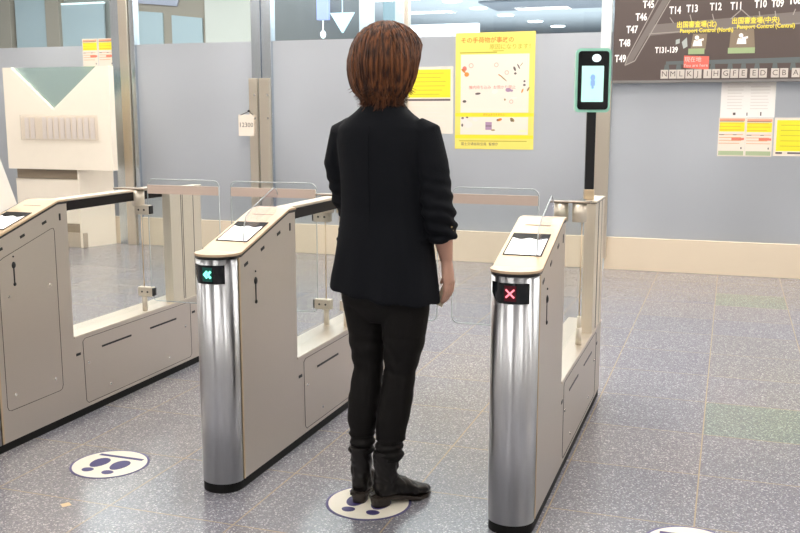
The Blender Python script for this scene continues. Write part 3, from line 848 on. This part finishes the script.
b = MB(); b.prism([(-8.18+9.5,1.2),(-7.65+9.5,1.2),(-7.65+9.5,2.76),(-8.18+9.5,2.82)], -.03, -.005, axis='y'); b.build('pane', M_pane, sf)
b = MB(); b.prism([(-8.8+9.5,3.02),(-8.08+9.5,2.95),(-8.0+9.5,3.2),(-8.8+9.5,3.2)], -.03, -.005, axis='y'); b.build('pane', mat('lavender_pane', (.50,.50,.60), .5), sf)
o = MB().box(-7.57, -6.75, 12.9, 13.4, 0, 4.29, .02).build('hall_pillar', M_cream); tag(o, 'wide cream pillar beyond the glass, left of the metal door stile', 'pillar')
o = MB().box(-8.3, -6.3, 16.0, 16.2, 0, 4.29).build('shutter_wall', M_dgrey); tag(o, 'dark grey shuttered wall beyond the glass behind the woman', 'wall panel')
o = MB().box(-6.22, -6.0, 15.8, 16.0, 0, 4.29, .01).build('hall_pillar', mat('white_pillar', (.85,.88,.92), .5)); tag(o, 'narrow white pillar beyond the glass above the woman\'s head', 'pillar')
o = MB().box(-5.56, -5.40, 15.8, 16.0, 0, 4.29, .01).build('hall_pillar', mat('pale_pillar', (.75,.82,.87), .5)); tag(o, 'narrow pale blue pillar beyond the glass, just right of the woman\'s hair', 'pillar')
o = MB().box(-6.0, -5.56, 16.4, 16.5, 0, 4.0, .01).build('glazed_panel', mat('teal_panel', (.35,.46,.50), .3)); tag(o, 'blue-grey glazed panel between two pillars beyond the glass', 'panel')
b = MB(); b.cyl((-6.5,15.73,3.05),(-6.5,15.73,4.3), .01, n=8); b.prism([(-6.72,3.06),(-6.28,3.06),(-6.50,2.72)], 15.70, 15.76, axis='y'); o = b.build('pendant_triangle_lamp', mat('lamp_blue', (.6,.8,.9), .4, emis=(.65,.85,.95), estr=.9)); tag(o, 'bright downward triangle lamp beyond the glass', 'lamp')
o = MB().box(-6.98, -6.76, 15.7, 15.8, 2.95, 3.35, .01).build('lit_sign', mat('sign_blue', (.35,.4,.75), .4, emis=(.40,.48,.95), estr=.6)); tag(o, 'small blue lit sign beyond the glass', 'sign')
b = MB(); b.ell((-6.90,15.8,2.71), (.05,.05,.07), 12); b.cyl((-6.90,15.8,2.77),(-6.90,15.8,2.96), .01, n=8); o = b.build('pendant_globe_lamp', mat('globe_white', (.9,.95,1), .4, emis=(.85,.95,1), estr=1.5)); tag(o, 'small white globe lamp under the blue lit sign', 'lamp')
o = MB().box(-7.6, -5.7, 22, 22.2, 0, 3.40, .01).build('bright_partition', mat('bright_white', (.92,.94,.97), .5)); tag(o, 'bright white partition beyond the glass above the cream notice', 'partition')
hl = None
M_hl = mat('hall_downlight', (.9,.95,1), .4, emis=(.92,.97,1), estr=6)
for i, (x, y) in enumerate([(-7.28,25.3),(-7.03,27.2),(-6.74,29.4),(-6.28,31.7),(-5.88,33.7)]):
    b = MB(); b.cyl((0,0,0),(0,0,-.02), .26, n=24); b.cyl((0,0,-.02),(0,0,-.03), .21, n=24)
    if hl is None:
        hl = MB().cyl((0,0,0),(0,0,-.025), .24, n=24).build('hall_downlight', M_hl); o = hl
    else: o = hl.copy(); COL.objects.link(o)
    o.location = (x, y, 4.298)
    tag(o, 'round downlight in the row on the far hall ceiling', 'ceiling light', 'downlights on the far hall ceiling')
bm_ = MB()
for y in (25.5,): bm_.box(-6.6, 10, y, y+2.2, 4.24, 4.28)
o = bm_.build('ceiling_beam_far', mat('beam_grey', (.26,.28,.32), .5, .2)); structure(o)

# ------------------------------------------------------------------ ceiling lights of the gate room
M_lamp = mat('ceiling_lamp', (1,1,1), .5, emis=(1,.955,.90), estr=12)
first = None
for y in (-4.2, -1.6, .9, 3.4, 5.4, 6.6, 7.7):
    for x in (-6.6, -4.0, -1.4, 1.2, 3.8):
        if first is None:
            first = empty('ceiling_light', (x, y, 3.6))
            MB().box(-.62,.62,-.32,.32,-.03,0,.003).build('frame', M_white2, first)
            MB().box(-.58,.58,-.28,.28,-.034,-.0305).build('diffuser', M_lamp, first)
            o = first
        else:
            o = first.copy(); COL.objects.link(o)
            for ch in first.children:
                c = ch.copy(); COL.objects.link(c); c.parent = o
        o.location = (x, y, 3.6)
        tag(o, 'rectangular white ceiling light above the gate area', 'ceiling light', 'ceiling lights of the gate area')
def area(loc, rot, sx, sy, e, col):
    L_ = bpy.data.lights.new('hall_light', 'AREA'); L_.shape = 'RECTANGLE'; L_.size = sx; L_.size_y = sy; L_.energy = e; L_.color = col
    o = bpy.data.objects.new('hall_light', L_); COL.objects.link(o); o.location = loc; o.rotation_euler = rot; return o
area((-8, 19, 4.2), (0,0,0), 10, 10, 1200, (.9,.95,1))
area((2, 19, 4.2), (0,0,0), 8, 10, 900, (.9,.95,1))
area((-3, 26, 1.2), (PI,0,0), 14, 12, 900, (.88,.94,1))  # added uplight, unseen behind the frosted panes, to brighten the far ceiling
area((-5, 10.2, 4.2), (0,0,0), 12, 2, 420, (.95,.97,1))

# ------------------------------------------------------------------ the woman
M_skin = mat('skin', (.62,.36,.27), .5, var=.06, vscale=14)
M_jacket = mat('navy_black_fabric', (.0048,.0058,.0085), .8, spec=.16, bump=.25, bscale=220)
M_pants = mat('black_trousers', (.0048,.0040,.0038), .65, spec=.22, bump=.2, bscale=160)
M_boot = mat('black_leather', (.006,.005,.0048), .33, spec=.35, var=.3, vscale=30, bump=.25, bscale=90)
M_sole = mat('boot_sole', (.020,.014,.010), .5)
m, nt, bb = nodes('auburn_hair'); M_hair = m
tc = nt.nodes.new('ShaderNodeTexCoord'); mp = nt.nodes.new('ShaderNodeMapping'); mp.inputs['Scale'].default_value = (75,75,3.5)
nn = nt.nodes.new('ShaderNodeTexNoise'); nn.inputs['Scale'].default_value = 1.3; nn.inputs['Detail'].default_value = 4
rr = nt.nodes.new('ShaderNodeValToRGB'); rr.color_ramp.elements[0].position = .38; rr.color_ramp.elements[1].position = .68
rr.color_ramp.elements[0].color = (.030,.010,.0045,1); rr.color_ramp.elements[1].color = (.22,.078,.026,1)
nt.links.new(tc.outputs['Object'], mp.inputs[0]); nt.links.new(mp.outputs[0], nn.inputs[0]); nt.links.new(nn.outputs[0], rr.inputs[0]); nt.links.new(rr.outputs[0], bb.inputs['Base Color'])
bb.inputs['Roughness'].default_value = .5; bb.inputs['Specular IOR Level'].default_value = .35

WR = R(-8)
def hand(b, W, side, curl=1.0, fwd=Vector((0,.1,-1))):
    """palm, four unequal bent fingers and a thumb, in body space; side=+1 right"""
    d = fwd.normalized(); inn = Vector((-side,0,0)); inn = (inn - d*inn.dot(d)).normalized(); th = Vector((0,1,0)); th = (th - d*th.dot(d)).normalized()
    W = Vector(W)
    b.tube([W - d*.02, W + d*.015, W + d*.05, W + d*.082], [(.019,.024),(.017,.028),(.015,.038),(.012,.036)], 16, up=inn)
    for i, (off, ln) in enumerate(((.030,.068),(.010,.076),(-.010,.070),(-.029,.055))):
        p0 = W + d*.072 + th*off*.9
        p1 = W + d*.088 + th*off*1.02
        c1, c2, c3 = .35*curl, .95*curl, 1.5*curl
        p2 = p1 + (d*math.cos(c1) + inn*math.sin(c1))*ln*.46
        p3 = p2 + (d*math.cos(c2) + inn*math.sin(c2))*ln*.32
        p4 = p3 + (d*math.cos(c3) + inn*math.sin(c3))*ln*.24
        b.tube([p0, p1, p2, p3, p4], [.0088,.0088,.0080,.0072,.0056], 10)
        b.ell(p4, (.0056,.0056,.0056), 8)
    t0 = W + d*.02 + th*.022; t1 = W + d*.052 + th*.044 + inn*.016; t2 = W + d*.080 + th*.046 + inn*.034; t3 = W + d*.098 + th*.036 + inn*.046
    b.tube([t0, t1, t2, t3], [.0125,.0108,.0092,.0068], 10); b.ell(t3, (.0068,.0068,.0068), 8)

RA = [(.148,-.005,1.295), (.182,-.012,1.19), (.203,-.012,1.05), (.206,.015,.965), (.200,.060,.872)]
LA = [(-.148,-.005,1.295), (-.182,.010,1.19), (-.172,.050,1.06), (-.135,.14,1.0), (-.095,.22,.985)]
b = MB()
b.loft([(.78,0,0,.150,.100),(.86,0,-.005,.150,.105),(.95,0,0,.128,.09),(1.04,0,.002,.115,.078),(1.15,0,.004,.125,.088),(1.25,0,.0,.145,.092),(1.30,0,-.005,.150,.075),(1.335,0,-.01,.10,.06),(1.37,0,-.008,.06,.052)], 32)
b.tube([(0,-.012,1.33),(0,-.005,1.39),(0,.008,1.46)], [.056,.048,.050], 20)
# head: skull, jaw, nose, lips, ears
b.ell((0,.012,1.560), (.072,.092,.088), 28); b.ell((0,.040,1.500), (.054,.062,.062), 24); b.ell((0,.062,1.462), (.026,.028,.022), 16)
b.tube([(0,.098,1.545),(0,.112,1.520),(0,.117,1.508)], [.007,.010,.011], 12); b.ell((0,.100,1.478), (.022,.008,.006), 12); b.ell((0,.098,1.469), (.019,.008,.006), 12)
for s in (-1,1):
    b.ell((s*.074,.005,1.528), (.009,.018,.030), 14); b.ell((s*.030,.078,1.560), (.020,.018,.008), 12)
    A = RA if s > 0 else LA
    b.tube(A, [.048,.042,.036,.034,.021], 16)
    b.tube([(s*.074,0,.84),(s*.073,-.002,.70),(s*.068,.002,.58),(s*.063,.010,.45),(s*.060,.004,.36),(s*.058,-.003,.28),(s*.055-.006,-.004,.10)], [.076,.068,.056,.042,.038,.032,.020], 18)
    b.ell((s*.055-.006,-.004,.085), (.020,.020,.026), 12)
hand(b, RA[-1], 1, .5, Vector((.02,.22,-1)))
hand(b, LA[-1], -1, .8, Vector((.25,1,-.1)))
woman = b.build('person', M_skin)
remesh(woman, .0042, 3)
woman.location = (-1.118, 2.985, 0); woman.rotation_euler = (0,0,WR)
tag(woman, 'woman with auburn bob in dark jacket and black trousers, seen from behind', 'person')
b = MB()
for s in (-1,1): b.ell((s*.030,.087,1.545), (.010,.008,.006), 14)
build_split(b, 'eye', mat('eye_white', (.8,.78,.75), .2), woman)

b = MB()
for s in (-1,1): b.ell((s*.030,.0935,1.545), (.0045,.002,.0045), 12)
build_split(b, 'iris', mat('iris_brown', (.03,.015,.01), .2), woman)
b = MB()
for s in (-1,1):
    b.tube([(s*.018,.094,1.563),(s*.030,.096,1.567),(s*.044,.088,1.562)], [.0015,.0022,.001], 6)
build_split(b, 'eyebrow', mat('brow_brown', (.05,.02,.01), .6), woman)
b = MB(); b.tube([(-.020,.102,1.474),(0,.107,1.474),(.020,.102,1.474)], [.002,.004,.002], 8); b.build('lips', mat('lip_pink', (.5,.18,.15), .4), woman)
def folds(amp, fx, fz, seed=0):
    def f(co, n):
        v = Vector((co.x*fx + seed, co.y*fx, co.z*fz))
        return amp*(noise.noise(v) + .5*noise.noise(v*2.1))
    return f
# jacket
b = MB()
b.loft([(.748,-.004,.0,.192,.132),(.80,-.004,.0,.188,.130),(.86,-.002,0,.178,.128),(.94,0,0,.166,.120),(1.03,0,0,.154,.110),(1.12,0,0,.156,.112),(1.20,0,0,.162,.112),(1.27,0,-.004,.168,.106),(1.31,0,-.008,.160,.096),(1.338,0,-.010,.128,.084),(1.360,0,-.012,.094,.074),(1.382,0,-.010,.070,.066),(1.400,0,-.008,.060,.060)], 48, 2.3)
def sleeve(b, A, last):
    pts = [Vector(p) for p in A[:3]]
    P_ = [pts[0]+Vector((-.02*(1 if A[0][0]>0 else -1),0,.004))] + pts + last
    b.tube(P_, [.046,.052,.053,.052] + [.054,.048,.052,.046,.050,.044][:len(last)], 22)
sleeve(b, RA, [Vector((.206,-.008,1.026)), Vector((.207,-.002,1.008)), Vector((.207,.004,.992)), Vector((.207,.010,.977)), Vector((.207,.014,.964)), Vector((.206,.018,.952))])
sleeve(b, LA, [Vector((-.168,.065,1.038)), Vector((-.16,.08,1.024)), Vector((-.152,.10,1.012)), Vector((-.143,.12,1.004)), Vector((-.136,.135,1.0)), Vector((-.128,.152,.997))])
jk = b.build('jacket', M_jacket, woman)
def jf(co, n):
    a = noise.noise(Vector((co.x*9, co.y*9, co.z*4)))*.005
    if abs(co.x) > .155 and co.z < 1.2 and co.z > .93:   # gathered sleeve
        t = min(1, (1.2-co.z)/.15)
        a += t*.0042*math.sin(co.z*150 + co.x*30 + co.y*40 + 2*noise.noise(co*18))
    if co.z < .95: a += .004*math.sin(math.atan2(co.y, co.x)*9 + 2*noise.noise(co*5))*(.95-co.z)/.2
    if co.z > 1.33 and abs(co.x) < .07: a += 0
    return a
remesh(jk, .0055, 3, jf)
b = MB(); b.tube([(0,-.119,.78),(0,-.122,.86),(.001,-.118,.95),(0,-.110,1.03),(0,-.112,1.12),(0,-.115,1.2),(0,-.115,1.27),(0,-.108,1.315)], .0016, 6); b.build('back_seam', M_jacket, jk)
b = MB(); b.tube([(.0,.128,.775),(0,.126,.86),(.0,.120,.95),(0,.112,1.03),(0,.114,1.12),(0,.113,1.2),(0,.102,1.27)], .0022, 6); b.build('front_edge', M_jacket, jk)
b = MB()
for s in (-1,1): b.prism([(s*.004,1.16),(s*.050,1.24),(s*.040,1.32),(s*.018,1.33)], .096, .108, axis='y')
build_split(b, 'lapel', M_jacket, jk)
b = MB()
rg = [(.080*math.cos(a), -.010+.070*math.sin(a), 1.385 - .010*math.sin(a)) for a in [2*PI*i/28 for i in range(29)] if not (R(55) < a < R(125))]
# collar band
for n_ in range(1):
    st = [(.060*math.cos(a), -.012+.058*math.sin(a)) for a in [R(130)+R(280)*i/30 for i in range(31)]]
    b.tube([(x, y, 1.392 - .006*math.sin(math.atan2(y,x))) for x, y in st], [(.007,.017)]*31, 10, up=(1,0,0))
b.build('collar', M_jacket, jk)
b = MB()
for i in range(3): b.ell((.2485,.010-.010*i,.968+.013*i), (.003,.004,.004), 10)
build_split(b, 'cuff_button', mat('brass_button', (.5,.4,.2), .35, .8), jk)
# white sleeve lining edge peeking at the cuff
b = MB(); b.tube([(.200,.020,.956),(.199,.024,.944)], [.034,.030], 18); b.build('cuff_lining', mat('cuff_white', (.75,.75,.75), .7), jk)
# trousers
b = MB()
b.loft([(.66,0,0,.10,.07),(.72,0,-.004,.155,.100),(.78,0,-.005,.160,.110),(.86,0,-.003,.150,.105),(.93,0,0,.130,.09)], 36)
FR = (.054,.01); FL = (-.052,-.0)
b.tube([(.078,-.005,.80),(.078,-.004,.70),(.073,.002,.58),(.064,.010,.49),(.060,.004,.38),(.054,-.006,.30),(.049,-.006,.22),(.048,-.004,.17)], [.086,.083,.070,.056,.058,.056,.046,.050], 24)
b.tube([(-.078,-.005,.80),(-.073,-.004,.70),(-.066,.002,.58),(-.060,.010,.49),(-.062,.002,.38),(-.063,-.004,.30),(-.063,.0,.22),(-.062,.0,.17)], [.084,.078,.062,.052,.056,.052,.042,.045], 24)
tr = b.build('trousers', M_pants, woman)
def tf(co, n):
    a = noise.noise(Vector((co.x*10, co.y*10, co.z*7)))*.003
    if co.z < .62: a += .0028*math.sin(co.z*95 + 3*noise.noise(co*9) + co.x*25)*(.3+.7*max(0, noise.noise(co*4+Vector((3,1,2)))+.4))
    if co.z < .25: a += .004*math.sin(co.z*210 + 2*noise.noise(co*12))
    return a
remesh(tr, .0055, 2, tf)
# boots
def boot(loc, ang, name_label, shaft_off):
    e = empty('boot', loc, ang); e.parent = woman
    b = MB()
    b.tube([(shaft_off,.0,.20),(shaft_off*.8,.0,.15),(shaft_off*.3,.0,.10),(0,.004,.06)], [(.042,.048),(.041,.047),(.038,.046),(.037,.044)], 24, up=(1,0,0))
    b.tube([(0,-.035,.052),(0,.0,.058),(0,.04,.062),(.002,.085,.048),(.004,.125,.036),(.003,.165,.028),(.0,.193,.022)], [(.028,.022),(.038,.040),(.038,.045),(.040,.034),(.043,.024),(.037,.018),(.018,.010)], 20, up=(1,0,0))
    up = b.build('upper', M_boot, e)
    def bf(co, n):
        return .0026*math.sin(co.y*150+co.z*90+3*noise.noise(co*25))*(1 if .03 < co.y < .12 or .09 < co.z < .15 else .35) + .003*noise.noise(co*34)
    remesh(up, .0035, 2, bf)
    b = MB()
    sole = [(-.030,-.050),(-.036,-.02),(-.036,.03),(-.040,.08),(-.045,.125),(-.038,.165),(-.020,.196),(.0,.204),(.020,.196),(.040,.165),(.048,.125),(.043,.08),(.037,.03),(.036,-.02),(.030,-.050),(.0,-.062)]
    lo = [b.bm.verts.new((x,y,.030 if y < .05 else (.030*(.1-y)/.05 if y < .1 else (.002 if y < .17 else .008)))) for x,y in sole]
    hi = [b.bm.verts.new((x,y,.040 if y < .05 else (.040-.026*min(1,(y-.05)/.05)))) for x,y in sole]
    n = len(sole); b.bm.faces.new(hi); b.bm.faces.new(lo[::-1])
    for i in range(n): b.bm.faces.new([lo[i],lo[(i+1)%n],hi[(i+1)%n],hi[i]])
    b.build('sole', M_sole, e)
    b = MB(); b.loft([(0,0,-.018,.026,.034),(.012,0,-.018,.027,.035),(.038,0,-.016,.033,.042)], 28, 3); b.build('heel', M_sole, e)
    b = MB()
    for i in range(5):
        y = .052+.0145*i - .0; z = .100 - .0125*i
        b.tube([(-.020,y,z-.002),(0,y+.002,z+.006),(.020,y,z-.002)], .0018, 6)
    b.tube([(-.03,-.028,.155),(-.048,.0,.14),(-.02,.045,.11)], .0016, 5)
    build_split(b, 'lace', M_black, e)
    return e
# body space positions of the ankles
boot((.036,-.010,.0), R(-29), '', .010).scale = (.97,.95,1)
boot((-.060,-.005,.0), R(12), '', 0).scale = (.92,.95,1)

# hair
hb = MB()
prof = [(1.402,.062),(1.410,.073),(1.425,.089),(1.45,.101),(1.48,.109),(1.52,.113),(1.555,.111),(1.585,.102),(1.610,.086),(1.628,.066),(1.641,.044),(1.649,.020)]
hb.loft([(z, 0, -.018 + (0 if z > 1.55 else -.016), r_*.98, r_*(.90 if z > 1.55 else .80)) for z, r_ in prof], 40, 2.0)
hair = hb.build('hair', M_hair, woman)
def frontpush(y, z):
    k = min(1, max(0, (z-1.555)/.02))
    return -.018 + (y+.018)*(1+.34*k) if y > -.018 else y
for v in hair.data.vertices: v.co.y = frontpush(v.co.y, v.co.z)
def pr(z):
    if z <= prof[0][0]: return prof[0][1] - (prof[0][0]-z)*.3
    for (za, ra), (zb, rb_) in zip(prof, prof[1:]):
        if z <= zb: return ra + (rb_-ra)*(z-za)/(zb-za)
    return .012
sb = MB()
rnd = random.Random(3)
clumps = [(R(rnd.uniform(140,400)), rnd.gauss(0,.30), rnd.uniform(0,6.28), rnd.uniform(-.01,.03), rnd.uniform(-.5,1.6)) for _ in range(46)]
for i in range(1500):
    a0 = R(rnd.uniform(150, 390))        # angle round the head, 270 = back
    if i % 5 == 0: a0 = R(rnd.uniform(20, 160))
    front = 35 < math.degrees(a0) % 360 < 145
    zend = rnd.uniform(1.378, 1.47) if rnd.random() < .75 else rnd.uniform(1.43, 1.56)
    if front: zend = rnd.uniform(1.572, 1.592)
    ztop_ = 1.649 - abs(rnd.gauss(0, .012)) if rnd.random() < .7 else rnd.uniform(1.52, 1.64)
    if zend > ztop_ - .03: continue
    cl_ = min(clumps, key=lambda c: abs(c[0]-a0)+rnd.uniform(0,.10))
    side = abs(math.cos(a0))
    off = rnd.uniform(.000, .006) + .0025*math.sin(cl_[2]*5); dr = cl_[1]*.8 + rnd.gauss(0, .05); ph = cl_[2] + rnd.gauss(0,.3); flick = cl_[4] + rnd.uniform(-.2, .3) + side*.6
    if not front and zend < 1.47: zend = max(1.362, min(1.455, 1.405 - cl_[3] - side*.012 + rnd.gauss(0, .012)))
    if zend > 1.45: flick = -.2
    pts = []; n = 11
    for k in range(n):
        t = k/(n-1); z = ztop_ + (zend-ztop_)*(1-(1-t)**1.5) if not front else ztop_ + (zend-ztop_)*t
        rr_ = pr(z) + off + .002*math.sin(ph+t*7)
        end = max(0, (t-.72)/.28)
        rr_ += flick*.014*end**2
        a = a0 + dr*t*t + .07*math.sin(ph + t*4)
        x = rr_*math.cos(a); y = rr_*math.sin(a)*(.90 if z > 1.55 else .80 + .10*max(0, (z-1.50)/.05)) - .018 - (0 if z > 1.55 else .016*min(1, (1.55-z)/.04))
        pts.append((x, frontpush(y, z) if not front else -.018 + (y+.018)*1.34 + .004, z))
    w = rnd.uniform(.0016, .0034)
    sb.tube(pts, [w*.6]+[w]*(n-4)+[w*.8,w*.5,w*.15], 5)
sb.build('hair_strands', M_hair, hair)

for v in jk.data.vertices:      # the hem hangs a little lower on the right
    if v.co.z < .92: v.co.z -= (.92-v.co.z)/.17*.020*(v.co.x/.19)
# stance: the hips and upper body sit a little to the right of the feet
def lean(o):
    for v in o.data.vertices:
        t = min(1, max(0, (v.co.z-.10)/.65)); t = t*t*(3-2*t)
        d = .034*t + max(0, v.co.z-1.3)*.04
        v.co.x += d
for o in [woman, jk, tr, hair] + [c for p in (woman, jk, hair) for c in p.children if c.type == 'MESH' and c not in (jk, tr, hair)]: lean(o)

# boarding slip in the right hand
wm = Matrix.Translation(woman.location) @ Matrix.Rotation(WR, 4, 'Z')
b = MB(); b.box(-.015,.015,-.0008,.0008,-.048,.048,.0)
o = b.build('boarding_slip', mat('slip_paper', (.85,.75,.58), .6))
o.matrix_world = Matrix.Translation((-.908,3.085,.745)) @ Matrix.Rotation(R(10), 4, 'Z') @ Matrix.Rotation(R(24), 4, 'Y')
tag(o, 'small cream paper slip held in the woman\'s right hand', 'paper slip')

# ------------------------------------------------------------------ camera, world, view
f, hgt = 950.0, 1.36
cam = bpy.data.cameras.new('camera'); co = bpy.data.objects.new('camera', cam); COL.objects.link(co)
cam.sensor_width = 36; cam.lens = f*36/800; cam.clip_end = 200
p_ = math.atan(154.5/f); yaw = math.atan(333/math.hypot(f, 154.5))
co.location = (0, 0, hgt); co.rotation_euler = (PI/2 - p_, 0, yaw)
S.camera = co
w = bpy.data.worlds.new('world'); S.world = w; w.use_nodes = True
w.node_tree.nodes['Background'].inputs[0].default_value = (.8,.88,1,1); w.node_tree.nodes['Background'].inputs[1].default_value = .3
S.view_settings.view_transform = 'Standard'; S.view_settings.look = 'None'; S.view_settings.gamma = 1; S.view_settings.exposure = .25
S.view_settings.use_curve_mapping = False
